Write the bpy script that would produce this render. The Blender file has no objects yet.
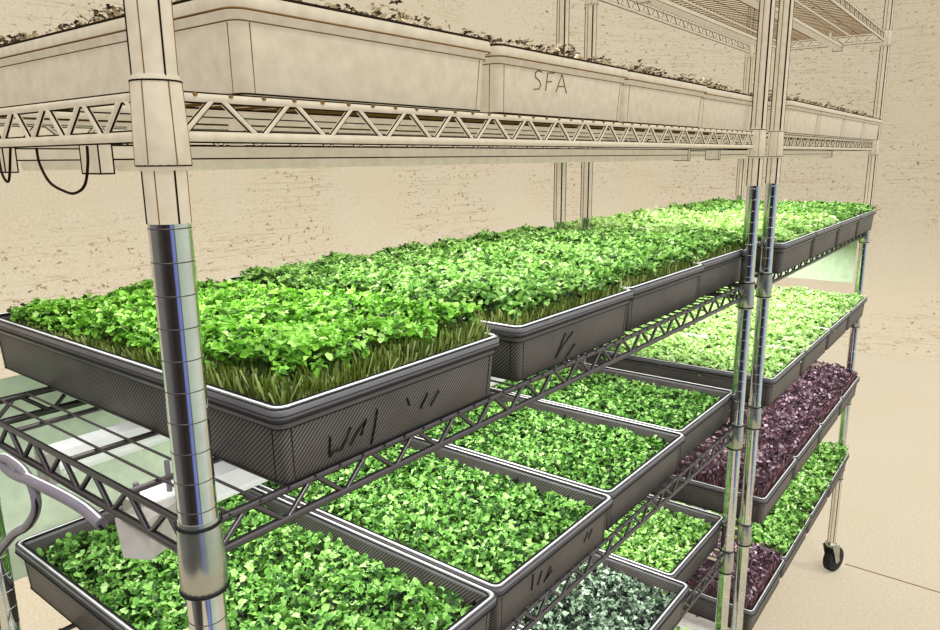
import bpy, math, random
from mathutils import Vector, Matrix
random.seed(7)
SC = bpy.context.scene
COL = SC.collection
FL = 1.2553                    # height of the second shelf from the top above the floor
LV = dict(T=FL+.612, U=FL+.2812, A=FL, B=FL-.2864, C=FL-.5603, D=FL-.8399)
XA = 1.1523                    # post spacing along a rack
DP = .4136                     # post spacing across a rack
HR = .063                      # tray height
UNIT2 = Matrix.Translation((1.2851, .0046, 0)) @ Matrix.Rotation(.0119, 4, 'Z')
UNIT1 = Matrix.Identity(4)

# ------------------------------------------------------------------ materials
def lin(c):
    return tuple(((v/255)/12.92 if v/255 <= .04045 else ((v/255+.055)/1.055)**2.4) for v in c) + (1,)
def new(name):
    m = bpy.data.materials.new(name); m.use_nodes = True
    nt = m.node_tree; b = nt.nodes['Principled BSDF']
    return m, nt, b
def plain(name, c, rough=.6, metal=0, spec=.3):
    m, nt, b = new(name)
    n = nt.nodes.new('ShaderNodeTexNoise'); n.inputs['Scale'].default_value = 60
    tc = nt.nodes.new('ShaderNodeTexCoord'); nt.links.new(tc.outputs['Object'], n.inputs['Vector'])
    r = nt.nodes.new('ShaderNodeValToRGB')
    L = lin(c); r.color_ramp.elements[0].color = tuple(v*.9 for v in L[:3])+(1,); r.color_ramp.elements[1].color = tuple(min(1, v*1.06) for v in L[:3])+(1,)
    r.color_ramp.elements[0].position = .3; r.color_ramp.elements[1].position = .7
    nt.links.new(n.outputs['Fac'], r.inputs['Fac']); nt.links.new(r.outputs['Color'], b.inputs['Base Color'])
    b.inputs['Roughness'].default_value = rough; b.inputs['Metallic'].default_value = metal
    b.inputs['Specular IOR Level'].default_value = spec
    return m
def paper(name, base, specks=.0, emit=.0, scale=1.0):
    """Cream drawing-paper surface with soft mottling and scattered brown specks."""
    m, nt, b = new(name); N = nt.nodes; K = nt.links
    g = N.new('ShaderNodeNewGeometry')
    n1 = N.new('ShaderNodeTexNoise'); n1.inputs['Scale'].default_value = 2.2*scale; n1.inputs['Detail'].default_value = 3
    n2 = N.new('ShaderNodeTexNoise'); n2.inputs['Scale'].default_value = 90*scale; n2.inputs['Detail'].default_value = 4
    for n in (n1, n2): K.new(g.outputs['Position'], n.inputs['Vector'])
    L = lin(base)
    r1 = N.new('ShaderNodeValToRGB'); r1.color_ramp.elements[0].position = .3; r1.color_ramp.elements[1].position = .7
    r1.color_ramp.elements[0].color = (L[0]*.88, L[1]*.865, L[2]*.84, 1); r1.color_ramp.elements[1].color = (L[0]*.90, L[1]*.90, L[2]*.91, 1)
    r2 = N.new('ShaderNodeValToRGB'); r2.color_ramp.elements[0].position = .3; r2.color_ramp.elements[1].position = .7
    r2.color_ramp.elements[0].color = (.86, .85, .82, 1); r2.color_ramp.elements[1].color = (1.0, 1.0, 1.0, 1)
    K.new(n1.outputs['Fac'], r1.inputs['Fac']); K.new(n2.outputs['Fac'], r2.inputs['Fac'])
    mx = N.new('ShaderNodeMixRGB'); mx.blend_type = 'MULTIPLY'; mx.inputs['Fac'].default_value = 1
    K.new(r1.outputs['Color'], mx.inputs['Color1']); K.new(r2.outputs['Color'], mx.inputs['Color2'])
    out = mx.outputs['Color']
    if specks > 0:
        v = N.new('ShaderNodeTexNoise'); v.inputs['Scale'].default_value = 26*scale; v.inputs['Detail'].default_value = 5; v.inputs['Roughness'].default_value = .75
        mp = N.new('ShaderNodeMapping'); mp.inputs['Scale'].default_value = (1, 1, 1.7); K.new(g.outputs['Position'], mp.inputs['Vector']); K.new(mp.outputs['Vector'], v.inputs['Vector'])
        rs = N.new('ShaderNodeValToRGB'); rs.color_ramp.elements[0].position = .60; rs.color_ramp.elements[0].color = (0,0,0,1); rs.color_ramp.elements[1].position = .625
        K.new(v.outputs['Fac'], rs.inputs['Fac'])
        pt = N.new('ShaderNodeTexNoise'); pt.inputs['Scale'].default_value = .9*scale; K.new(g.outputs['Position'], pt.inputs['Vector'])
        rp = N.new('ShaderNodeValToRGB'); rp.color_ramp.elements[0].position = .42; rp.color_ramp.elements[0].color = (0,0,0,1); rp.color_ramp.elements[1].position = .52
        K.new(pt.outputs['Fac'], rp.inputs['Fac'])
        mu = N.new('ShaderNodeMath'); mu.operation = 'MULTIPLY'; K.new(rs.outputs['Color'], mu.inputs[0]); K.new(rp.outputs['Color'], mu.inputs[1])
        mu2 = N.new('ShaderNodeMath'); mu2.operation = 'MULTIPLY'; mu2.inputs[1].default_value = specks; K.new(mu.outputs[0], mu2.inputs[0])
        mm = N.new('ShaderNodeMixRGB'); K.new(mu2.outputs[0], mm.inputs['Fac']); K.new(out, mm.inputs['Color1']); mm.inputs['Color2'].default_value = lin((92, 62, 30))
        out = mm.outputs['Color']
        # faint long pencil strokes
        mp2 = N.new('ShaderNodeMapping'); mp2.inputs['Scale'].default_value = (.5, .5, 17); mp2.inputs['Rotation'].default_value = (0, .03, 0); K.new(g.outputs['Position'], mp2.inputs['Vector'])
        st = N.new('ShaderNodeTexNoise'); st.inputs['Scale'].default_value = 2.2; st.inputs['Detail'].default_value = 6; K.new(mp2.outputs['Vector'], st.inputs['Vector'])
        rt = N.new('ShaderNodeValToRGB'); e0, e1 = rt.color_ramp.elements; e0.position = .485; e0.color = (0,0,0,1); e1.position = .515; e1.color = (0,0,0,1); em = rt.color_ramp.elements.new(.50); em.color = (.5,.5,.5,1)
        K.new(st.outputs['Fac'], rt.inputs['Fac'])
        br = N.new('ShaderNodeMath'); br.operation = 'MULTIPLY'; K.new(rt.outputs['Color'], br.inputs[0]); K.new(rp.outputs['Color'], br.inputs[1])
        m3 = N.new('ShaderNodeMixRGB'); K.new(br.outputs[0], m3.inputs['Fac']); K.new(out, m3.inputs['Color1']); m3.inputs['Color2'].default_value = lin((136, 108, 70)); out = m3.outputs['Color']
    dk = N.new('ShaderNodeMixRGB'); dk.blend_type = 'MULTIPLY'; dk.inputs['Fac'].default_value = 1; dk.inputs['Color2'].default_value = (.5, .5, .5, 1); K.new(out, dk.inputs['Color1'])
    K.new(dk.outputs['Color'], b.inputs['Base Color']); K.new(out, b.inputs['Emission Color']); b.inputs['Emission Strength'].default_value = emit; b.inputs['Roughness'].default_value = .95; b.inputs['Specular IOR Level'].default_value = .05  # added glow evens out the shading on paper, wall and floor
    return m
def hatch(name, dark, light, pitch=.0027, rough=.5):
    """Dark plastic with fine diagonal pen hatching."""
    m, nt, b = new(name); N = nt.nodes; K = nt.links
    tc = N.new('ShaderNodeTexCoord'); mp = N.new('ShaderNodeMapping'); K.new(tc.outputs['Object'], mp.inputs['Vector'])
    w = N.new('ShaderNodeVectorMath'); w.operation = 'DOT_PRODUCT'; w.inputs[1].default_value = (1, -.95, -1.05); K.new(mp.outputs['Vector'], w.inputs[0])
    s = N.new('ShaderNodeMath'); s.operation = 'MULTIPLY'; s.inputs[1].default_value = 2*math.pi/(pitch*1.42); K.new(w.outputs['Value'], s.inputs[0])
    sn = N.new('ShaderNodeMath'); sn.operation = 'SINE'; K.new(s.outputs[0], sn.inputs[0])
    mr = N.new('ShaderNodeMapRange'); mr.inputs['From Min'].default_value = -.7; mr.inputs['From Max'].default_value = .7; K.new(sn.outputs[0], mr.inputs['Value'])
    n = N.new('ShaderNodeTexNoise'); n.inputs['Scale'].default_value = 22; K.new(tc.outputs['Object'], n.inputs['Vector'])
    mx = N.new('ShaderNodeMixRGB'); mx.inputs['Color1'].default_value = lin(dark); mx.inputs['Color2'].default_value = lin(light); K.new(mr.outputs['Result'], mx.inputs['Fac'])
    mu = N.new('ShaderNodeMixRGB'); mu.blend_type = 'MULTIPLY'; mu.inputs['Fac'].default_value = .45; K.new(mx.outputs['Color'], mu.inputs['Color1'])
    r = N.new('ShaderNodeValToRGB'); r.color_ramp.elements[0].position = .3; r.color_ramp.elements[1].position = .65; r.color_ramp.elements[0].color = (.35, .34, .36, 1); r.color_ramp.elements[1].color = (1, 1, 1, 1)
    K.new(n.outputs['Fac'], r.inputs['Fac']); K.new(r.outputs['Color'], mu.inputs['Color2'])
    K.new(mu.outputs['Color'], b.inputs['Base Color']); b.inputs['Roughness'].default_value = rough; b.inputs['Specular IOR Level'].default_value = .3
    return m
def leafmat(name, cols, trans=.3):
    m, nt, b = new(name); N = nt.nodes; K = nt.links
    a = N.new('ShaderNodeAttribute'); a.attribute_name = 'tone'
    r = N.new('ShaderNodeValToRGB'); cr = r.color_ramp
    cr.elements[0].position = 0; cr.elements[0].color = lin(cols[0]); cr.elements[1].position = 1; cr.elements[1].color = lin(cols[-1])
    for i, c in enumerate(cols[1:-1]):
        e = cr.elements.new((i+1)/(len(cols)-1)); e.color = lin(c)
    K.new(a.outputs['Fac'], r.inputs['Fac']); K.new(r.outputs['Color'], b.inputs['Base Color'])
    b.inputs['Roughness'].default_value = .5; b.inputs['Specular IOR Level'].default_value = .35
    t = N.new('ShaderNodeBsdfTranslucent'); K.new(r.outputs['Color'], t.inputs['Color'])
    ms = N.new('ShaderNodeMixShader'); ms.inputs['Fac'].default_value = trans
    K.new(b.outputs[0], ms.inputs[1]); K.new(t.outputs[0], ms.inputs[2])
    K.new(ms.outputs[0], N['Material Output'].inputs['Surface'])
    return m

PAPER = (212, 199, 175)
M = {}
M['paper'] = paper('cream_paper', PAPER, emit=.72)
M['paper_wall'] = paper('cream_paper_wall', (207, 194, 170), specks=.8, emit=.72)
M['paper_floor'] = paper('cream_paper_floor', (206, 193, 171), emit=.70)
M['ink'] = plain('dark_ink', (38, 26, 14), .9, 0, .05)
M['ink_soft'] = plain('brown_ink', (128, 98, 60), .9, 0, .05)
M['black'] = plain('black_line', (14, 13, 15), .6, 0, .2)
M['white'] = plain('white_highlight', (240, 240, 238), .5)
M['tub'] = hatch('grey_hatched_plastic', (42, 38, 39), (112, 106, 102), .0031)
M['rim'] = plain('grey_rim_plastic', (104, 100, 104), .35, 0, .5)
M['chrome'] = plain('chrome', (205, 208, 205), .09, 1.0, .5)
M['wire'] = plain('steel_wire', (84, 78, 80), .3, .7, .5)
M['collar'] = plain('steel_collar', (175, 178, 168), .25, .9, .5)
M['rubber'] = plain('black_rubber', (26, 25, 27), .7)
M['soil'] = plain('dark_soil', (38, 40, 26), 1)
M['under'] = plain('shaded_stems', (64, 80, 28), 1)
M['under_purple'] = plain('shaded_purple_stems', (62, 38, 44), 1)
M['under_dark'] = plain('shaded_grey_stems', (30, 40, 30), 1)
M['stem'] = leafmat('olive_stems', [(72, 88, 26), (112, 130, 46), (146, 164, 74), (206, 218, 150)], .2)
M['stem_purple'] = leafmat('purple_stems', [(84, 48, 52), (140, 96, 100), (186, 152, 150)], .2)
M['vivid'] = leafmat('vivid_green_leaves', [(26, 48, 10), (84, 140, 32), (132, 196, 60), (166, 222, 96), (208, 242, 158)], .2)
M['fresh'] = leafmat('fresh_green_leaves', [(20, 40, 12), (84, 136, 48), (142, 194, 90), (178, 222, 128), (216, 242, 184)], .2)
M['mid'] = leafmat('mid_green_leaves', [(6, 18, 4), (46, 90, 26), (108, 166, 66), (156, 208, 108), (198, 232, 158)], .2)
M['pale'] = leafmat('pale_green_leaves', [(74, 112, 44), (160, 206, 106), (204, 240, 150), (226, 250, 184), (242, 254, 218)], .2)  # distance haze put into the leaf colour of the far trays
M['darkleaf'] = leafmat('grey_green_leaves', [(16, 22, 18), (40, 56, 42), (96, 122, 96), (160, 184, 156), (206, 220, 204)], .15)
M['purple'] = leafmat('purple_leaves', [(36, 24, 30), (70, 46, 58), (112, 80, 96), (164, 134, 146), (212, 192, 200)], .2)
M['sketchleaf'] = leafmat('sketched_leaves', [(30, 20, 10), (70, 50, 26), (200, 182, 150), (226, 210, 182)], .1)
M['lamp'] = plain('white_lamp_housing', (240, 242, 240), .4)
M['lamp'].node_tree.nodes['Principled BSDF'].inputs['Emission Color'].default_value = (1, 1, .97, 1); M['lamp'].node_tree.nodes['Principled BSDF'].inputs['Emission Strength'].default_value = .35
M['mint'] = plain('pale_mint_sheet', (214, 230, 202), .6)
M['lid'] = plain('pale_grey_plastic', (196, 190, 184), .5)
M['cable'] = plain('grey_violet_cable', (124, 114, 126), .4)

# ------------------------------------------------------------------ mesh builder
class MB:
    def __init__(s): s.v = []; s.f = []; s.m = []; s.mats = []; s.sm = []
    def mi(s, mat):
        if mat not in s.mats: s.mats.append(mat)
        return s.mats.index(mat)
    def add(s, vs, fs, mat, smooth=False):
        o = len(s.v); s.v += [tuple(p) for p in vs]; k = s.mi(mat)
        for f in fs: s.f.append(tuple(i+o for i in f)); s.m.append(k); s.sm.append(smooth)
    def box(s, a, b, mat, ink=None, r=.0007):
        x0, y0, z0 = a; x1, y1, z1 = b
        vs = [(x, y, z) for z in (z0, z1) for y in (y0, y1) for x in (x0, x1)]
        s.add(vs, [(0,2,3,1),(4,5,7,6),(0,1,5,4),(2,6,7,3),(0,4,6,2),(1,3,7,5)], mat)
        if ink:
            for i, j in ((0,1),(2,3),(4,5),(6,7),(0,2),(1,3),(4,6),(5,7),(0,4),(1,5),(2,6),(3,7)): s.tube([vs[i], vs[j]], r, ink, 4)
    def tube(s, pts, r, mat, n=8, closed=False, caps=True, smooth=True):
        P = [Vector(p) for p in pts]; k = len(P); vs = []; fs = []
        rr = r if isinstance(r, (list, tuple)) else [r]*k
        up = None
        for i in range(k):
            if closed: t = (P[(i+1) % k]-P[i-1])
            else: t = P[min(i+1, k-1)]-P[max(i-1, 0)]
            t.normalize()
            if up is None: up = Vector((0,0,1)) if abs(t.z) < .9 else Vector((1,0,0))
            a = up-t*up.dot(t)
            if a.length < 1e-6: a = Vector((1,0,0))-t*t.x
            a.normalize(); up = a; b = t.cross(a)
            for j in range(n):
                an = 2*math.pi*j/n; vs.append(P[i]+a*(math.cos(an)*rr[i])+b*(math.sin(an)*rr[i]))
        for i in range(k if closed else k-1):
            q = (i+1) % k
            for j in range(n): fs.append((i*n+j, i*n+(j+1) % n, q*n+(j+1) % n, q*n+j))
        s.add(vs, fs, mat, smooth and n > 4)
        if not closed and caps: s.add(vs[:n], [tuple(range(n))[::-1]], mat); s.add(vs[-n:], [tuple(range(n))], mat)
    def lathe(s, prof, mat, n=24, c=(0,0), smooth=True, caps=True):
        vs = []; fs = []
        for r, z in prof:
            for j in range(n): a = 2*math.pi*j/n; vs.append((c[0]+r*math.cos(a), c[1]+r*math.sin(a), z))
        for i in range(len(prof)-1):
            for j in range(n): fs.append((i*n+j, i*n+(j+1) % n, (i+1)*n+(j+1) % n, (i+1)*n+j))
        s.add(vs, fs, mat, smooth)
        if caps: s.add(vs[:n], [tuple(range(n))[::-1]], mat); s.add(vs[-n:], [tuple(range(n))], mat)
    def mesh(s, name):
        me = bpy.data.meshes.new(name); me.from_pydata(s.v, [], s.f)
        for m in s.mats: me.materials.append(M[m])
        me.polygons.foreach_set('material_index', s.m); me.polygons.foreach_set('use_smooth', s.sm); me.update()
        return me
    def build(s, name, parent=None, mat4=None):
        o = bpy.data.objects.new(name, s.mesh(name)); COL.objects.link(o)
        if parent: o.parent = parent
        if mat4 is not None: o.matrix_local = mat4
        return o
def tag(o, label=None, cat=None, group=None, kind=None):
    if label: o['label'] = label
    if cat: o['category'] = cat
    if group: o['group'] = group
    if kind: o['kind'] = kind
    return o
def empty(name, mat4, label, cat, group=None):
    o = bpy.data.objects.new(name, None); COL.objects.link(o); o.matrix_world = mat4; o.empty_display_size = .05
    return tag(o, label, cat, group)

# ------------------------------------------------------------------ setting
def structure(name, mb): return tag(mb.build(name), kind='structure')
m = MB(); m.box((-1.6, -1.55, -.05), (9, 3.2, 0), 'paper_floor'); structure('floor', m)
m = MB(); m.box((2.531, -1.55, .0), (2.536, -.02, .0012), 'ink_soft'); structure('trim_1', m)
def sweep(plan, cove=1.3, h=4.4):
    # seamless backdrop wall: vertical face with a wide cove running into the floor
    m = MB(); prof = [(cove, .0008)]+[(cove*(1-math.sin(a*math.pi/24)), .0008+cove*(1-math.cos(a*math.pi/24))) for a in range(1, 13)]+[(0, h)]
    vs = []; fs = []; k = len(prof)
    for i, p in enumerate(plan):
        a = Vector(plan[max(i-1, 0)]); b = Vector(plan[min(i+1, len(plan)-1)]); d = (b-a).normalized(); nn = Vector((d.y, -d.x))
        for o, z in prof: vs.append((p[0]+nn.x*o, p[1]+nn.y*o, z))
    for i in range(len(plan)-1):
        for q in range(k-1): fs.append((i*k+q, (i+1)*k+q, (i+1)*k+q+1, i*k+q+1))
    m.add(vs, fs, 'paper_wall', True); return m
structure('wall_back', sweep([(-1.6, 3.2), (0, 3.2), (2.5, 3.2)]+[(4.0+3.2*math.sin(a*math.pi/24), 0.0+3.2*math.cos(a*math.pi/24)) for a in range(0, 13)]+[(7.2, -.8), (7.2, -1.55)]))

# ------------------------------------------------------------------ racks
PR = .0127
def post_part(root, x, y, paper_from, paper_below=None, near=False):
    z0 = .125; z1 = FL+.86
    mb = MB(); z = z0; n = 28
    cuts = sorted({z0, z1, paper_from} | ({paper_below} if paper_below else set()))
    for a, b in zip(cuts[:-1], cuts[1:]):
        sketch = a >= paper_from-1e-6 or (paper_below and b <= paper_below+1e-6)
        mb.lathe([(PR, a), (PR, b)], 'paper' if sketch else 'chrome', n)
        RS = .0205; k = math.ceil(a/RS)
        while k*RS < b:
            zz = k*RS; k += 1
            if sketch:
                if near: continue
                continue
            mb.lathe([(PR, zz-.0004), (PR+.0002, zz-.0003), (PR+.0002, zz+.0003), (PR, zz+.0004)], 'wire' if near else 'collar', n, caps=False)
        if sketch:
            r = .0007 if near else .0015
            for j in range(7):
                an = j*2*math.pi/7 + (1.05 if near else .3)
                p = (PR*math.cos(an), PR*math.sin(an)); mb.tube([(p[0], p[1], a), (p[0], p[1], b)], r if j % 2 == 0 else r*.6, 'ink' if j % 2 == 0 else 'ink_soft', 5)
    mb.lathe([(PR+.0012, z1-.004), (PR+.0012, z1+.002), (PR*.6, z1+.006)], 'paper', n)
    o = mb.build('post', root); o.location = (x, y, 0)
    return o
def inked_tube(mb, a, b, r, wire, ink_r, sketch):
    mb.tube([a, b], r, wire, 8)
    for dy, dz in ((0, 1), (0, -1)):
        q = Vector((0, dy*r, dz*r)); mb.tube([Vector(a)+q, Vector(b)+q], ink_r, 'ink' if sketch else 'black', 4)
def truss(mb, A, B, sketch, wire, ink_r):
    """Ladder rail of a wire shelf: two rails and a zigzag between them, A and B at the top rail."""
    A = Vector(A); B = Vector(B); d = B-A; L = d.length; u = d/L
    H = .0235
    for dz, r in ((-.003, .0028), (-.003-H, .0033)):
        inked_tube(mb, A+Vector((0,0,dz)), B+Vector((0,0,dz)), r, wire, ink_r, sketch)
    p = .0585; k = round(L/p); p = L/k; pts = []
    for i in range(k):
        for f, dz in ((.0, -.003-H), (.05, -.003-H), (.45, -.0035), (.55, -.0035)):
            pts.append(A+u*((i+f)*p)+Vector((0,0,dz)))
    pts.append(B+Vector((0,0,-.003-H)))
    mb.tube(pts, .0023, wire, 7)
    for dz in (.0021, -.0021): mb.tube([q+Vector((0, -.0008, dz)) for q in pts], ink_r*(1 if sketch else .8), 'ink' if sketch else 'black', 4)
def wire_shelf(root, z, sketch, unit, side_sketch=False, bare=False):
    base = bpy.data.objects.new('wire_shelf', None); COL.objects.link(base); base.parent = root; base.location = (0, 0, z); base.empty_display_size = .05
    wire = 'paper' if sketch else 'wire'; ik = .0008 if unit == 1 else .0010
    for y in (.004, DP-.004): mb = MB(); truss(mb, (.012, y, 0), (XA-.012, y, 0), sketch, wire, ik); mb.build('long_rail', base)
    w2 = 'paper' if side_sketch or sketch else 'wire'
    for x in (0, XA): mb = MB(); truss(mb, (x, .012, 0), (x, DP-.012, 0), sketch or side_sketch, w2, ik); mb.build('end_rail', base)
    mb = MB(); n = int(XA/.0254)
    for i in range(1, n+1):
        x = i*.0254
        mb.tube([(x, .0, -.0014), (x, DP, -.0014)], .0013, 'ink_soft' if sketch else 'wire', 5)
    for y in (.1, .2, .31):
        mb.tube([(.0, y, -.0055), (XA, y, -.0055)], .0028, 'paper' if sketch else 'wire', 6)
        if sketch:
            for dz in (-.0028, .0028): mb.tube([(.0, y, -.0055+dz), (XA, y, -.0055+dz)], .0006, 'ink', 4)
    if sketch:
        for i in range(9):
            y = .03+.045*i; mb.tube([(.0, y, -.004), (XA, y, -.004)], .0007, 'ink' if i % 2 else 'ink_soft', 4)
    mb.build('wire_mat', base)
    for x in (0, XA):
        for y in (0, DP):
            mb = MB(); c = 'paper' if sketch else 'collar'
            mb.lathe([(PR+.0004, -.047), (PR+.0030, -.044), (PR+.0024, -.02), (PR+.0014, .004), (PR+.0004, .0075)], c, 24, (x, y))
            r = .0012 if not sketch else .0006
            for zz, q in ((.004, .0016), (-.044, .0028)):
                pts = [(x+(PR+q)*math.cos(a*math.pi/10), y+(PR+q)*math.sin(a*math.pi/10), zz) for a in range(20)]
                mb.tube(pts, r, 'ink' if sketch else 'black', 5, closed=True)
            if sketch:
                for a in range(6):
                    an = a*math.pi/3+.5; c_, s_ = math.cos(an), math.sin(an)
                    mb.tube([(x+c_*(PR+.0030), y+s_*(PR+.0030), -.044), (x+c_*(PR+.0014), y+s_*(PR+.0014), .004)], .0005, 'ink_soft', 4)
            mb.build('corner_sleeve', base)
    return base
def caster(root, x, y):
    base = bpy.data.objects.new('caster', None); COL.objects.link(base); base.parent = root; base.location = (x, y, 0); base.empty_display_size = .03; base.rotation_euler = (0, 0, -.35)
    mb = MB(); mb.lathe([(.008, .10), (.020, .112), (.020, .118), (.010, .122), (.010, .15)], 'collar', 18)
    for s in (-1, 1):
        vs = [(-.018, s*.019, .112), (.022, s*.019, .112), (.030, s*.019, .045), (.010, s*.019, .042)]
        vs2 = [(a, b+s*.002, c) for a, b, c in vs]
        mb.add(vs+vs2, [(0,1,2,3), (4,7,6,5), (0,4,5,1), (1,5,6,2), (2,6,7,3), (3,7,4,0)], 'collar')
    mb.build('fork', base)
    w = MB(); w.lathe([(.010, -.015), (.042, -.015), (.047, -.011), (.047, .011), (.042, .015), (.010, .015)], 'rubber', 30)
    w.lathe([(.005, -.020), (.012, -.018), (.012, .018), (.005, .020)], 'collar', 16)
    o = w.build('wheel', base); o.location = (.026, 0, .0472); o.rotation_euler = (math.pi/2, 0, 0)
def rack(T, unit, label):
    root = empty('wire_shelving_rack', T, label, 'shelving rack', 'wheeled wire racks in a row')
    for x in (0, XA):
        for y in (0, DP):
            near = unit == 1 and x == 0 and y == 0
            pf = FL+(.203 if near else .185 if y == 0 else .10)
            pb = LV['D']-.03 if unit == 2 and x > 0 else LV['B']-.02 if unit == 1 and x == 0 and y > 0 else None
            if unit == 2 and x > 0 and y == 0: pf = FL-.0
            post_part(root, x, y, pf, pb, near); caster(root, x, y)
    for k, z in LV.items():
        wire_shelf(root, z, k in 'TU', unit, side_sketch=(unit == 1 and k in 'CD'))
    return root
rack(UNIT1, 1, 'nearer chrome wire shelving rack whose corner post stands in the foreground')
rack(UNIT2, 2, 'farther chrome wire shelving rack beyond the twin posts, beside the empty floor')

# ------------------------------------------------------------------ trays
W, L = .280, .545
def rr_loop(ins, z, R=.011, n=6):
    hx, hy = W/2-ins, L/2-ins; r = max(R-ins*.6, .004); pts = []
    for cx, cy, a0 in ((hx-r, -hy+r, -90), (hx-r, hy-r, 0), (-hx+r, hy-r, 90), (-hx+r, -hy+r, 180)):
        for i in range(n+1):
            a = math.radians(a0+90*i/n); pts.append((cx+r*math.cos(a), cy+r*math.sin(a), z))
    return pts
def loft(mb, loops, mat, cap0=False, cap1=False, smooth=True):
    n = len(loops[0]); vs = [p for l in loops for p in l]; fs = []
    for i in range(len(loops)-1):
        for j in range(n): fs.append((i*n+j, i*n+(j+1) % n, (i+1)*n+(j+1) % n, (i+1)*n+j))
    mb.add(vs, fs, mat, smooth)
    if cap0: mb.add(loops[0], [tuple(range(n))[::-1]], mat)
    if cap1: mb.add(loops[-1], [tuple(range(n))], mat)
def tray_meshes(sketch):
    tubm = 'paper' if sketch else 'tub'; rimm = 'paper' if sketch else 'rim'
    a = MB()
    loft(a, [rr_loop(.0105, 0), rr_loop(.0085, .0015), rr_loop(.0058, HR-.016)], tubm, cap0=True)
    loft(a, [rr_loop(.0085, HR-.004), rr_loop(.015, .006)], tubm, cap1=True)
    if sketch:
        a.tube(rr_loop(.0086, .0015), .0007, 'ink', 4, closed=True)
        for sx in (-1, 1):
            for sy in (-1, 1):
                for (dx, dy) in ((.0, .010), (.010, .0)):
                    p0 = (sx*(W/2-.0086-dx), sy*(L/2-.0086-dy), .002); p1 = (sx*(W/2-.0058-dx), sy*(L/2-.0058-dy), HR-.016)
                    a.tube([p0, p1], .0005, 'ink_soft', 4)
    else:
        a.tube(rr_loop(.0086, .0015), .0009, 'black', 4, closed=True)
        for sx in (-1, 1):
            for sy in (-1, 1):
                for (dx, dy) in ((.0, .010), (.010, .0)):
                    p0 = (sx*(W/2-.0086-dx), sy*(L/2-.0086-dy), .002); p1 = (sx*(W/2-.0058-dx), sy*(L/2-.0058-dy), HR-.018)
                    a.tube([p0, p1], .0005, 'black', 4)
    b = MB()
    loft(b, [rr_loop(.0058, HR-.017), rr_loop(.0042, HR-.0165), rr_loop(.0040, HR-.011), rr_loop(.0015, HR-.0105), rr_loop(.0, HR-.0095), rr_loop(0, HR-.0015), rr_loop(.0012, HR), rr_loop(.0065, HR), rr_loop(.0088, HR-.005)], rimm)
    if sketch:
        b.tube(rr_loop(.001, HR), .0013, 'ink', 4, closed=True); b.tube(rr_loop(.0, HR-.0100), .0008, 'ink_soft', 4, closed=True); b.tube(rr_loop(.004, HR-.0165), .0005, 'ink_soft', 4, closed=True)
    else:
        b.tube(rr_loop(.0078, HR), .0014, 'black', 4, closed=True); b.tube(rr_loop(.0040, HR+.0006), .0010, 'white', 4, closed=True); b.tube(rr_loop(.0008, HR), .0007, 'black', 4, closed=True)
        b.tube(rr_loop(.0, HR-.0098), .0014, 'black', 4, closed=True); b.tube(rr_loop(.0055, HR-.0168), .0013, 'black', 4, closed=True)
        b.tube(rr_loop(-.0002, HR-.0055), .0004, 'black', 4, closed=True)
    return a.mesh('tub'), b.mesh('rim')
TUB, RIM = tray_meshes(False)
TUBS, RIMS = tray_meshes(True)

def leaf_shape(size, kind):
    """(verts, faces) of one leaf, base at origin, pointing along +x, slightly folded and cupped."""
    w = size*random.uniform(.34, .50); f = size*.16; c = -size*random.uniform(.05, .3)
    if kind == 'lobed':
        vs = [(0,0,0), (size*.20, w*.75, f), (size*.48, w*.55, f*.8), (size*.70, w*1.0, f), (size, w*.25, c), (size*.92, -w*.3, c), (size*.66, -w*1.0, f), (size*.46, -w*.5, f*.8), (size*.16, -w*.8, f)]
        return vs, [(0,1,2,3,4), (0,4,5), (0,5,6,7,8)]
    vs = [(0,0,0), (size*.30, w, f), (size*.78, w*.75, f*.4), (size, 0, c), (size*.78, -w*.75, f*.4), (size*.30, -w, f)]
    return vs, [(0,1,2,3), (0,3,4,5)]
def foliage_mesh(seed, n, h, bump=.007, size=(.008, .0145), kind='round', lean=.5, over=.004, tone0=(0., 1.), tilt=.75, slope=0., edge=.40, inset=0.):
    random.seed(seed); V = []; F = []; T = []
    hx, hy = W/2-.010+over-inset, L/2-.010+over
    ph = [random.uniform(0, 6.28) for _ in range(6)]
    def hgt(x, y):
        e = min((hx-abs(x)), (hy-abs(y)))
        return h + bump*.5*(math.sin(x*38+ph[0])*math.sin(y*31+ph[1])+.6*math.sin(x*77+y*60+ph[2])) - max(0, .022-e)*edge - slope*(y+hy)/(2*hy)
    for i in range(n):
        x = random.uniform(-hx, hx); y = random.uniform(-hy, hy)
        dz = -abs(random.gauss(0, .007)); z = hgt(x, y)+dz+random.uniform(0, bump*.5)
        th0 = random.uniform(0, 6.283)
        pair = 2 if random.random() < .7 else 3
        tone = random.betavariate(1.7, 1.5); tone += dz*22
        for k in range(pair):
            sz = random.uniform(*size)*(1 if k < 2 else .8)
            vs, fs = leaf_shape(sz, 'lobed' if (kind == 'mixed' and random.random() < .55) or kind == 'lobed' else 'round')
            R = Matrix.Rotation(th0+k*math.pi*(1 if pair == 2 else .67)+random.gauss(0, .3), 3, 'Z') @ Matrix.Rotation(random.gauss(-.1, tilt*.55), 3, 'Y') @ Matrix.Rotation(random.gauss(0, tilt*.5), 3, 'X')
            o = len(V); p = Vector((x, y, z))
            V += [tuple(R @ Vector(q)+p) for q in vs]
            F += [tuple(q+o for q in f) for f in fs]
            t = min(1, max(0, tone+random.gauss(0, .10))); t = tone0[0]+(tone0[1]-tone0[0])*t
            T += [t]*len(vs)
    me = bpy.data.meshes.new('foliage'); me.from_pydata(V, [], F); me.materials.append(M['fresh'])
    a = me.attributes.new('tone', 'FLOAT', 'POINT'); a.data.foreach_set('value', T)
    me.update(); return me
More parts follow.
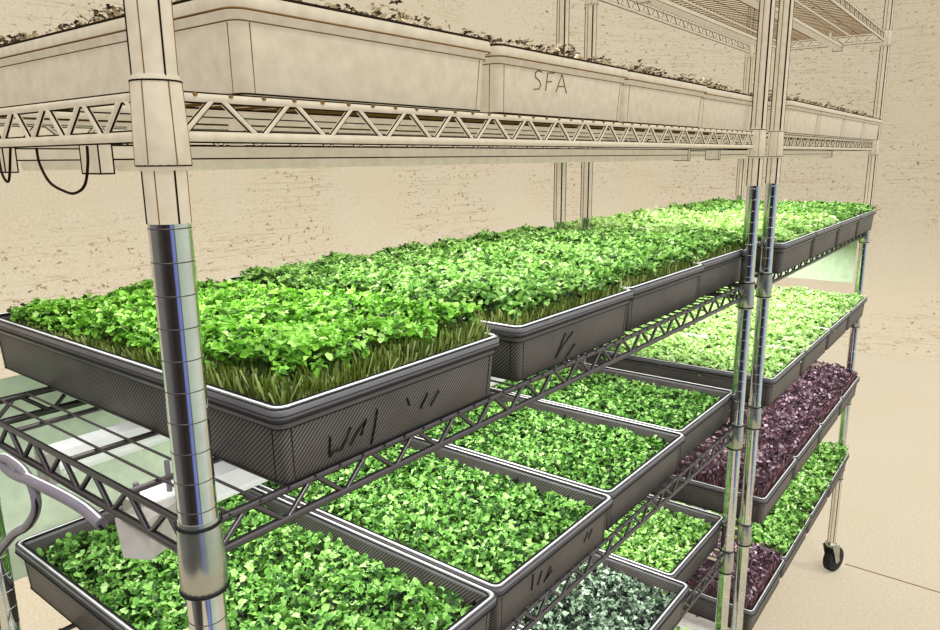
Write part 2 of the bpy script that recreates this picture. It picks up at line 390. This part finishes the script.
def stems_mesh(seed, n, h, z0, wid=.0007, slope=0.):
    """Thin upright stems, densest along the tray's edges, where the crop is seen from the side."""
    random.seed(seed); V = []; F = []; T = []
    hx, hy = W/2-.013, L/2-.013
    for i in range(n):
        if random.random() < .8:
            s = random.random()*(2*hx+2*hy)*2; d = abs(random.gauss(0, .006))
            if s < 2*hx: x, y = s-hx, -hy+d
            elif s < 4*hx: x, y = s-3*hx, hy-d
            elif s < 4*hx+2*hy: x, y = -hx+d, s-4*hx-hy
            else: x, y = hx-d, s-4*hx-3*hy
        else: x, y = random.uniform(-hx, hx), random.uniform(-hy, hy)
        hh = z0+(h-z0-slope*(y+hy)/(2*hy))*random.uniform(.5, 1.0); lx, ly = random.gauss(0, .005), random.gauss(0, .005); an = random.uniform(0, 3.14)
        w = wid*random.uniform(.6, 1.3); dx, dy = math.cos(an)*w, math.sin(an)*w; o = len(V)
        for f in (0, .5, 1):
            px, py, pz = x+lx*f*f, y+ly*f*f, z0+(hh-z0)*f
            V += [(px-dx, py-dy, pz), (px+dx, py+dy, pz)]
        F += [(o, o+1, o+3, o+2), (o+2, o+3, o+5, o+4)]; T += [random.random()]*6
    me = bpy.data.meshes.new('stems'); me.from_pydata(V, [], F); me.materials.append(M['stem'])
    a = me.attributes.new('tone', 'FLOAT', 'POINT'); a.data.foreach_set('value', T); me.update(); return me
def soil_mesh(z, hcore, matn):
    """Soil surface with the dense shaded mass of stems standing on it."""
    mb = MB(); loft(mb, [rr_loop(.0135, z-.004), rr_loop(.0115, z)], 'soil', cap1=True)
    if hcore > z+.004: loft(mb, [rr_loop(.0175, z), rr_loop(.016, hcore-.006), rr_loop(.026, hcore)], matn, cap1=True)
    return mb.mesh('soil')
# crop = foliage mesh, stem mesh, soil mesh, leaf material, stem material
CR = {}
def crop(name, seeds, n, h, z0, leaf, stem='stem', under='under', ns=1500, **k):
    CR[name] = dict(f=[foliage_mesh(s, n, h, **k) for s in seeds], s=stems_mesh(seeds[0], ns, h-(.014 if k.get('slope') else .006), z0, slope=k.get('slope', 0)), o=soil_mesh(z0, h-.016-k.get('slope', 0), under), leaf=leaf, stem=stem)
crop('tall', (11, 12), 6400, .099, .040, 'vivid', ns=8500, inset=.006, size=(.0048, .0095), bump=.009, over=-.002, kind='mixed', tilt=.95, slope=.027, edge=.36)
crop('top', (13, 14, 15), 5400, .092, .040, 'fresh', ns=4200, inset=.006, size=(.0048, .0095), bump=.010, kind='mixed', tilt=1.0, over=-.001, slope=.020, edge=.36)
crop('low', (21, 22, 23), 5800, .052, .028, 'mid', ns=1500, size=(.0050, .0100), bump=.006, kind='mixed', over=-.004, tilt=1.15)
crop('far', (31, 32), 3200, .070, .034, 'pale', ns=1300, size=(.006, .011), bump=.009, kind='mixed', tilt=1.0)
crop('far_top', (35, 36), 3000, .078, .034, 'pale', ns=1500, size=(.006, .012), bump=.011, kind='mixed', tilt=1.0)
crop('dark', (41,), 4200, .050, .028, 'darkleaf', under='under_dark', size=(.006, .012), bump=.006, kind='lobed', over=-.004, tilt=1.4)
crop('purple', (51, 52), 2000, .092, .030, 'purple', 'stem_purple', 'under_purple', ns=3000, size=(.006, .011), bump=.014, kind='round', over=-.002, tilt=1.5)
crop('mound', (61, 62), 3300, .086, .034, 'fresh', ns=1300, size=(.007, .013), bump=.018, kind='mixed', tilt=1.1)
crop('sketch', (71, 72), 2200, .074, .034, 'sketchleaf', 'sketchleaf', 'paper', ns=200, size=(.004, .008), bump=.016, kind='mixed', over=-.006)

def put(name, me, parent, mat=None):
    o = bpy.data.objects.new(name, me); COL.objects.link(o); o.parent = parent
    if mat: o.material_slots[0].link = 'OBJECT'; o.material_slots[0].material = M[mat]
    return o
NTR = 0
def tray(T, level, x0, yf, kind, label, group, leaf=None, marks=None, yaw=0.0):
    """A growing tray whose front-left rim corner is at (x0, yf) in the rack's frame."""
    global NTR
    m4 = T @ Matrix.Translation((x0+W/2, yf+L/2, LV[level]+.0004)) @ Matrix.Rotation(yaw, 4, 'Z')
    t = empty('microgreen_tray', m4, label, 'seedling tray', group); NTR += 1
    sk = kind == 'sketch'
    put('tub', TUBS if sk else TUB, t); put('rim', RIMS if sk else RIM, t)
    if kind:
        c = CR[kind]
        put('soil', c['o'], t); put('stems', c['s'], t, c['stem'])
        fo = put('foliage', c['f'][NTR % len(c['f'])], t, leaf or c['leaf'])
        if NTR % 4 >= 2: fo.scale = (-1, 1, 1)
    if marks:
        mb = MB()
        for st in marks:
            pts = []
            for X, Z in st:                     # X from the tray's left edge, Z above the shelf
                ins = .0085-(.0027)*(Z/(HR-.016))
                pts.append((X-W/2-(.008 if marks is W1 else 0), -L/2+ins-.0003, Z))
            mb.tube(pts, .0011 if not sk else .0007, 'black' if not sk else 'ink_soft', 5)
        tag(mb.build('marker_writing', t), 'handwritten marker strokes')
    return t
G = lambda a: 'growing trays on the %s' % a
# ---- upper shelf (drawn in ink on cream)
g = G('upper shelf')
W1 = None
SFA = [[(.084,.045),(.077,.046),(.071,.043),(.072,.039),(.080,.036),(.083,.032),(.080,.028),(.070,.027)], [(.093,.027),(.095,.045),(.108,.046)], [(.094,.036),(.104,.037)], [(.114,.027),(.124,.046),(.136,.027)], [(.118,.033),(.132,.034)]]
ul = ['cream ink-drawn growing tray on the upper shelf, cut by the frame beside the foreground post',
      'cream ink-drawn growing tray on the upper shelf with faint letters, second from the foreground post',
      'cream ink-drawn growing tray on the upper shelf, third from the foreground post',
      'cream ink-drawn growing tray on the upper shelf, just left of the twin posts']
for i, x in enumerate((.055, .348, .630, .911)): tray(UNIT1, 'U', x, (-.002, .002, .006, .0135)[i], 'sketch', ul[i], g, marks=SFA if i == 1 else None)
ul = ['cream ink-drawn tray on the farther rack upper shelf, just right of the twin posts',
      'cream ink-drawn tray on the farther rack upper shelf, second from the twin posts',
      'cream ink-drawn tray on the farther rack upper shelf, third from the twin posts',
      'cream ink-drawn tray at the pointed far end of the upper shelf']
for i, x in enumerate((.0145, .2955, .5765, .8575)): tray(UNIT2, 'U', x, -.018, 'sketch', ul[i], g)
# ---- top green shelf
W1 = [[(.0614,.026),(.0604,.009),(.0654,.012),(.0734,.011),(.0834,.027)], [(.0824,.011),(.0914,.021),(.1004,.029),(.0944,.016)], [(.1134,.034),(.1104,.019),(.1064,.004)], [(.1684,.018),(.1774,.031)], [(.1814,.017),(.1934,.029)], [(.1504,.033),(.1534,.026)]]
W2 = [[(.105,.037),(.086,.010)], [(.123,.035),(.097,.020),(.086,.010)], [(.130,.018),(.108,.004)]]
g = G('second shelf')
al = ['grey tray of tall vivid greens nearest the camera, behind the foreground post, W shaped writing',
      'grey tray of tall fresh greens second from the foreground post, slanted strokes on its front',
      'grey tray of tall fresh greens third from the foreground post',
      'grey tray of tall fresh greens fourth from the foreground post, ending at the twin posts']
for i, x in enumerate((.064, .378, .6595, .941)):
    tray(UNIT1, 'A', x, (-.006, -.003, .004, .0135)[i], 'tall' if i == 0 else 'top', al[i], g, leaf=None if i else 'vivid', marks=W1 if i == 0 else W2 if i == 1 else None)
al = ['grey tray of pale greens on the second shelf, just right of the twin posts',
      'grey tray of pale greens on the second shelf, second past the twin posts',
      'grey tray of pale greens on the second shelf, third past the twin posts',
      'grey tray of darker tipped greens at the far pointed end of the second shelf']
for i, x in enumerate((.0145, .2955, .5765, .8575)):
    tray(UNIT2, 'A', x, -.030, 'far_top', al[i], g, leaf='pale' if i < 2 else 'fresh')
# ---- third shelf
g = G('third shelf')
W3 = [[(.080,.041),(.079,.020)], [(.100,.036),(.092,.020)], [(.121,.031),(.107,.017),(.125,.024)], [(.215,.036),(.205,.025)], [(.226,.036),(.217,.025)]]
bl = ['grey tray of low mid green seedlings at the bottom left, under the nearest tray',
      'grey tray of low green seedlings in the lower middle, faint letters on its front',
      'grey tray of low green seedlings third along on the third shelf',
      'grey tray of low green seedlings left of the twin posts on the third shelf']
for i, x in enumerate((.0545, .337, .6185, .900)):
    tray(UNIT1, 'B', x, (-.009, -.004, .004, .0135)[i], 'low', bl[i], g, marks=W3 if i == 1 else None)
bl = ['grey tray of pale yellow green seedlings on the third shelf, first past the twin posts',
      'grey tray of pale yellow green seedlings on the third shelf, second past the twin posts',
      'grey tray of pale yellow green seedlings on the third shelf, third past the twin posts',
      'grey tray of pale yellow green seedlings at the far end of the third shelf']
for i, x in enumerate((.0145, .2955, .5765, .8575)):
    tray(UNIT2, 'B', x, -.032, 'far', bl[i], g, leaf='pale')
# ---- fourth shelf
g = G('fourth shelf')
tray(UNIT1, 'C', .333, -.02, 'dark', 'grey tray of dark seedlings at the bottom edge of the fourth shelf', g)
tray(UNIT1, 'C', .6155, -.02, 'dark', 'grey tray of dark grey green seedlings at the bottom centre', g)
tray(UNIT1, 'C', .8975, .0145, 'low', 'grey tray of bright green seedlings on the fourth shelf, next to dark ones', g, leaf='fresh')
cl = ['grey tray of purple seedlings nearest the twin posts on the fourth shelf',
      'grey tray of purple seedlings second from the twin posts on the fourth shelf',
      'grey tray of purple seedlings third from the twin posts on the fourth shelf',
      'grey tray of purple seedlings at the far end of the fourth shelf']
for i, x in enumerate((.0145, .2955, .5765, .8575)): tray(UNIT2, 'C', x, -.036, 'purple', cl[i], g)
# ---- bottom shelf
g = G('bottom shelf')
tray(UNIT1, 'D', .856, -.02, 'mound', 'grey tray of greens on the bottom shelf, left of the twin posts', g)
dl = ['grey tray of purple seedlings low on the bottom shelf, right of the twin posts',
      'grey tray of mounded greens on the bottom shelf, second from the twin posts',
      'grey tray of mounded greens on the bottom shelf, third from the twin posts',
      'grey tray of mounded greens at the far end of the bottom shelf']
for i, x in enumerate((.0145, .2955, .5765, .8575)):
    tray(UNIT2, 'D', x, -.030, 'purple' if i == 0 else 'mound', dl[i], g)
# pale lid bridging the gap between the racks on the bottom shelf
mb = MB(); loft(mb, [rr_loop(.072, 0), rr_loop(.070, .001), rr_loop(.070, .004), rr_loop(.074, .0055)], 'lid', cap0=True, cap1=True)
for q in range(-2, 3): mb.box((q*.022-.004, -.19, .005), (q*.022+.004, .19, .0068), 'lid')
mb.tube(rr_loop(.0695, .0025), .0009, 'black', 4, closed=True)
o = mb.build('plastic_lid'); o.matrix_world = Matrix.Translation((1.2245, .207, LV['D']+.0005)) @ Matrix.Diagonal((1, .93, 1, 1)); tag(o, 'narrow pale grey ribbed lid lying low between the racks, behind the twin posts', 'lid')

# ------------------------------------------------------------------ lamps under the shelves
def lamp(T, level, y, label, group, drop=.047, x0=.022, x1=1.125):
    sk = level in 'TU'; drop = .040 if sk else drop; z = LV[level]-drop; hh = .010 if sk else .018
    t = empty('grow_lamp', T @ Matrix.Translation((0, y, z)), label, 'grow light', group)
    mb = MB(); mb.box((x0, -.013, 0), (x1, .013, hh), 'paper' if sk else 'lamp', 'ink' if sk else None, .0006)
    for x in (x0+.12, x1-.12):
        mb.box((x-.006, -.002, hh), (x+.006, .002, drop-.0085), 'paper' if sk else 'wire')
    mb.build('housing', t)
    mb = MB(); mb.tube([(x0+.015, 0, -.004), (x1-.015, 0, -.004)], .005 if sk else .0075, 'paper' if sk else 'lamp', 10); mb.build('tube', t)
    for x in (x0, x1): mb = MB(); mb.box((x-.005, -.014, -.010 if sk else -.013), (x+.005, .014, hh+.001), 'paper' if sk else 'lid', 'ink' if sk else None, .0006); mb.build('end_cap', t)
nm = {'T': 'top', 'U': 'upper', 'A': 'second', 'B': 'third', 'C': 'fourth'}
for lv in 'TUABC':
    for u, T in ((1, UNIT1), (2, UNIT2)):
        for y, w in ((.13, 'front'), (.30, 'rear')):
            col = 'cream ink-drawn' if lv in 'TU' else 'white'
            lamp(T, lv, y, '%s %s tube lamp under the %s shelf of the %s rack' % (w, col, nm[lv], 'nearer' if u == 1 else 'farther'), 'tube lamps under the %s shelf' % nm[lv])

# ------------------------------------------------------------------ loose things
# pale sheets hung at the back of the near rack and at the end of the far one
def sheet(name, p, q, z0, z1, label, n=26, amp=.006, T=UNIT1):
    mb = MB(); p = Vector(p); q = Vector(q); d = (q-p); nn = Vector((-d.y, d.x)).normalized(); vs = []; fs = []
    for side in (0, .0015):
        for i in range(n+1):
            f = i/n; c = p+d*f+nn*(amp*math.sin(f*14)+side)
            for k in range(5): vs.append((c.x, c.y, z0+(z1-z0)*k/4))
    for s in (0, (n+1)*5):
        for i in range(n):
            for k in range(4):
                a = s+i*5+k; fs.append((a, a+5, a+6, a+1) if s == 0 else (a, a+1, a+6, a+5))
    mb.add(vs, fs, 'mint', True)
    o = mb.build(name); o.matrix_world = T
    return tag(o, label, 'sheet')
sheet('reflective_sheet', (-.30, .60), (1.10, .60), LV['B']-.02, LV['A']-.03, 'pale green sheet hanging behind the nearest low tray at far left')
sheet('reflective_sheet', (XA+.006, .02), (XA+.006, .40), LV['A']-.183, LV['A']-.026, 'small pale green sheet hanging at the far end under the second shelf', amp=.002, T=UNIT2)

# power cords of the lamps, and fittings, at the left end
def cable(name, pts, r, mat, label, ink=False, n=10):
    P = [Vector(p) for p in pts]; out = []
    for i in range(len(P)-1):
        a, b, c, d = P[max(i-1, 0)], P[i], P[i+1], P[min(i+2, len(P)-1)]
        for k in range(n):
            t = k/n; out.append(.5*((2*b)+(c-a)*t+(2*a-5*b+4*c-d)*t*t+(3*b-3*c+d-a)*t**3))
    out.append(P[-1]); mb = MB(); mb.tube(out, r, mat, 8)
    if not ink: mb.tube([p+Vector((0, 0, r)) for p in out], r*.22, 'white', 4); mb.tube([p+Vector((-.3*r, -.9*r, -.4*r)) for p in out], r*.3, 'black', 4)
    return tag(mb.build(name), label, 'cable')
cable('extension_cord', [(-.012,.46,LV['A']+.0), (-.012,.34,LV['A']-.028), (-.012,.29,LV['A']-.024), (-.012,.253,LV['A']-.029), (-.014,.236,LV['A']-.05), (-.014,.262,LV['A']-.078), (-.012,.31,LV['A']-.105), (-.012,.37,LV['A']-.15)], .0042, 'cable', 'grey violet power cord looping down at the far left under the nearest tray')
cable('extension_cord', [(-.010,.40,LV['A']-.012), (-.012,.30,LV['A']-.034), (-.013,.24,LV['A']-.030), (-.010,.19,LV['A']-.030), (-.008,.155,LV['A']-.032), (-.008,.128,LV['A']-.036)], .0050, 'cable', 'dark edged power cord running along the left end rail below the nearest tray')
cable('extension_cord', [(.004,.260,LV['U']-.030), (.002,.252,LV['U']-.050), (.0,.235,LV['U']-.056), (.0,.224,LV['U']-.034), (.0,.222,LV['U']-.029)], .0010, 'ink', 'short ink-drawn cord end hanging from the upper shelf at the left frame edge', True)
cable('extension_cord', [(0,.175,LV['U']-.031), (0,.173,LV['U']-.043), (0,.160,LV['U']-.056), (0,.138,LV['U']-.062), (0,.121,LV['U']-.063), (0,.105,LV['U']-.057), (0,.097,LV['U']-.043), (0,.095,LV['U']-.031)], .0010, 'ink', 'ink-drawn cord looping in a U below the upper shelf left of the foreground post', True)
# white adaptor hung under the left end rail
t = empty('power_adaptor', Matrix.Translation((.030, .115, LV['A']-.062)) @ Matrix.Rotation(.5, 4, 'Z'), 'white plastic power adaptor hanging under the wire shelf, left of the foreground post', 'adaptor')
mb = MB(); mb.add([(-.03,-.012,0),(.03,-.012,-.004),(.03,.012,-.004),(-.03,.012,0),(-.032,-.014,.034),(.032,-.014,.030),(.032,.014,.030),(-.032,.014,.034)], [(0,3,2,1),(4,5,6,7),(0,1,5,4),(1,2,6,5),(2,3,7,6),(3,0,4,7)], 'lamp')
mb.mats = ['lid']; mb.build('body', t)
for x in (-.022, .02): mb = MB(); mb.tube([(x,0,.028),(x,0,.0600)], .0022, 'cable', 8); mb.build('strap', t)

# ------------------------------------------------------------------ light
w = bpy.data.worlds.new('world'); SC.world = w; w.use_nodes = True; nt = w.node_tree; N = nt.nodes; K = nt.links
tc = N.new('ShaderNodeTexCoord'); sp = N.new('ShaderNodeSeparateXYZ'); K.new(tc.outputs['Generated'], sp.inputs[0])
at = N.new('ShaderNodeMath'); at.operation = 'ARCTAN2'; K.new(sp.outputs['Y'], at.inputs[0]); K.new(sp.outputs['X'], at.inputs[1])
mr = N.new('ShaderNodeMapRange'); mr.inputs['From Min'].default_value = -math.pi; mr.inputs['From Max'].default_value = math.pi; K.new(at.outputs[0], mr.inputs['Value'])
r = N.new('ShaderNodeValToRGB'); cr = r.color_ramp; cr.interpolation = 'LINEAR'
def e(deg, c, s=1.0):
    p = (deg+180)/360
    L = tuple(v*s for v in lin(c)[:3])+(1,)
    x = cr.elements.new(p); x.color = L
cr.elements[0].position = 0; cr.elements[0].color = lin((80, 74, 72)); cr.elements[1].position = 1; cr.elements[1].color = lin((80, 74, 72))
for d, c in ((-150, (52, 44, 42)), (-122, (70, 62, 60)), (-119, (130, 142, 220)), (-104, (150, 162, 226)), (-101, (50, 50, 50)), (-95, (205, 218, 196)), (-40, (240, 246, 232)), (10, (226, 232, 214)), (40, (190, 196, 180)), (110, (150, 146, 140)), (160, (128, 122, 122))): e(d, c)
K.new(mr.outputs['Result'], r.inputs['Fac']); K.new(r.outputs['Color'], N['Background'].inputs['Color']); 
el = N.new('ShaderNodeMapRange'); el.inputs['From Min'].default_value = .15; el.inputs['From Max'].default_value = .55
K.new(sp.outputs['Z'], el.inputs['Value'])
up = N.new('ShaderNodeMixRGB'); up.inputs['Color2'].default_value = (1.6, 1.65, 1.58, 1); K.new(el.outputs['Result'], up.inputs['Fac']); K.new(r.outputs['Color'], up.inputs['Color1']); K.new(up.outputs['Color'], N['Background'].inputs['Color']); N['Background'].inputs['Strength'].default_value = 1.0
def sun(d, s, ang, c=(1, 1, 1)):
    l = bpy.data.lights.new('sun', 'SUN'); l.energy = s; l.angle = math.radians(ang); l.color = c
    o = bpy.data.objects.new('sun', l); COL.objects.link(o); o.rotation_euler = Vector(d).to_track_quat('-Z', 'Y').to_euler()
sun((-.10, .62, -.78), 1.4, 7)
sun((.5, .35, -.9), .9, 14)
def area(T, level, power):
    l = bpy.data.lights.new('tube_glow', 'AREA'); l.shape = 'RECTANGLE'; l.size = 1.0; l.size_y = .30; l.energy = power; l.color = (1, 1, .95)
    o = bpy.data.objects.new('tube_glow', l); COL.objects.link(o); o.matrix_world = T @ Matrix.Translation((XA/2, DP/2+.01, LV[level]-.066))
for T in (UNIT1, UNIT2):
    for lv, p in (('U', 4.2), ('A', 4.6 if T is UNIT1 else 5.0), ('B', 5.0), ('C', 4.4)): area(T, lv, p)

# ------------------------------------------------------------------ camera
cam = bpy.data.cameras.new('camera'); cam.sensor_width = 36; cam.lens = 719.88/940*36; cam.clip_start = .02
co = bpy.data.objects.new('camera', cam); COL.objects.link(co); SC.camera = co
yaw, pitch, roll = .9076, -.2156, -.0087
F = Vector((math.sin(yaw)*math.cos(pitch), math.cos(yaw)*math.cos(pitch), math.sin(pitch)))
R = Vector((math.cos(yaw), -math.sin(yaw), 0)); U = R.cross(F)
R2 = R*math.cos(roll)+U*math.sin(roll); U2 = -R*math.sin(roll)+U*math.cos(roll)
m3 = Matrix((R2, U2, -F)).transposed(); co.matrix_world = Matrix.Translation((-.2352, -.4156, FL+.2405)) @ m3.to_4x4()
SC.view_settings.view_transform = 'Standard'; SC.view_settings.look = 'None'
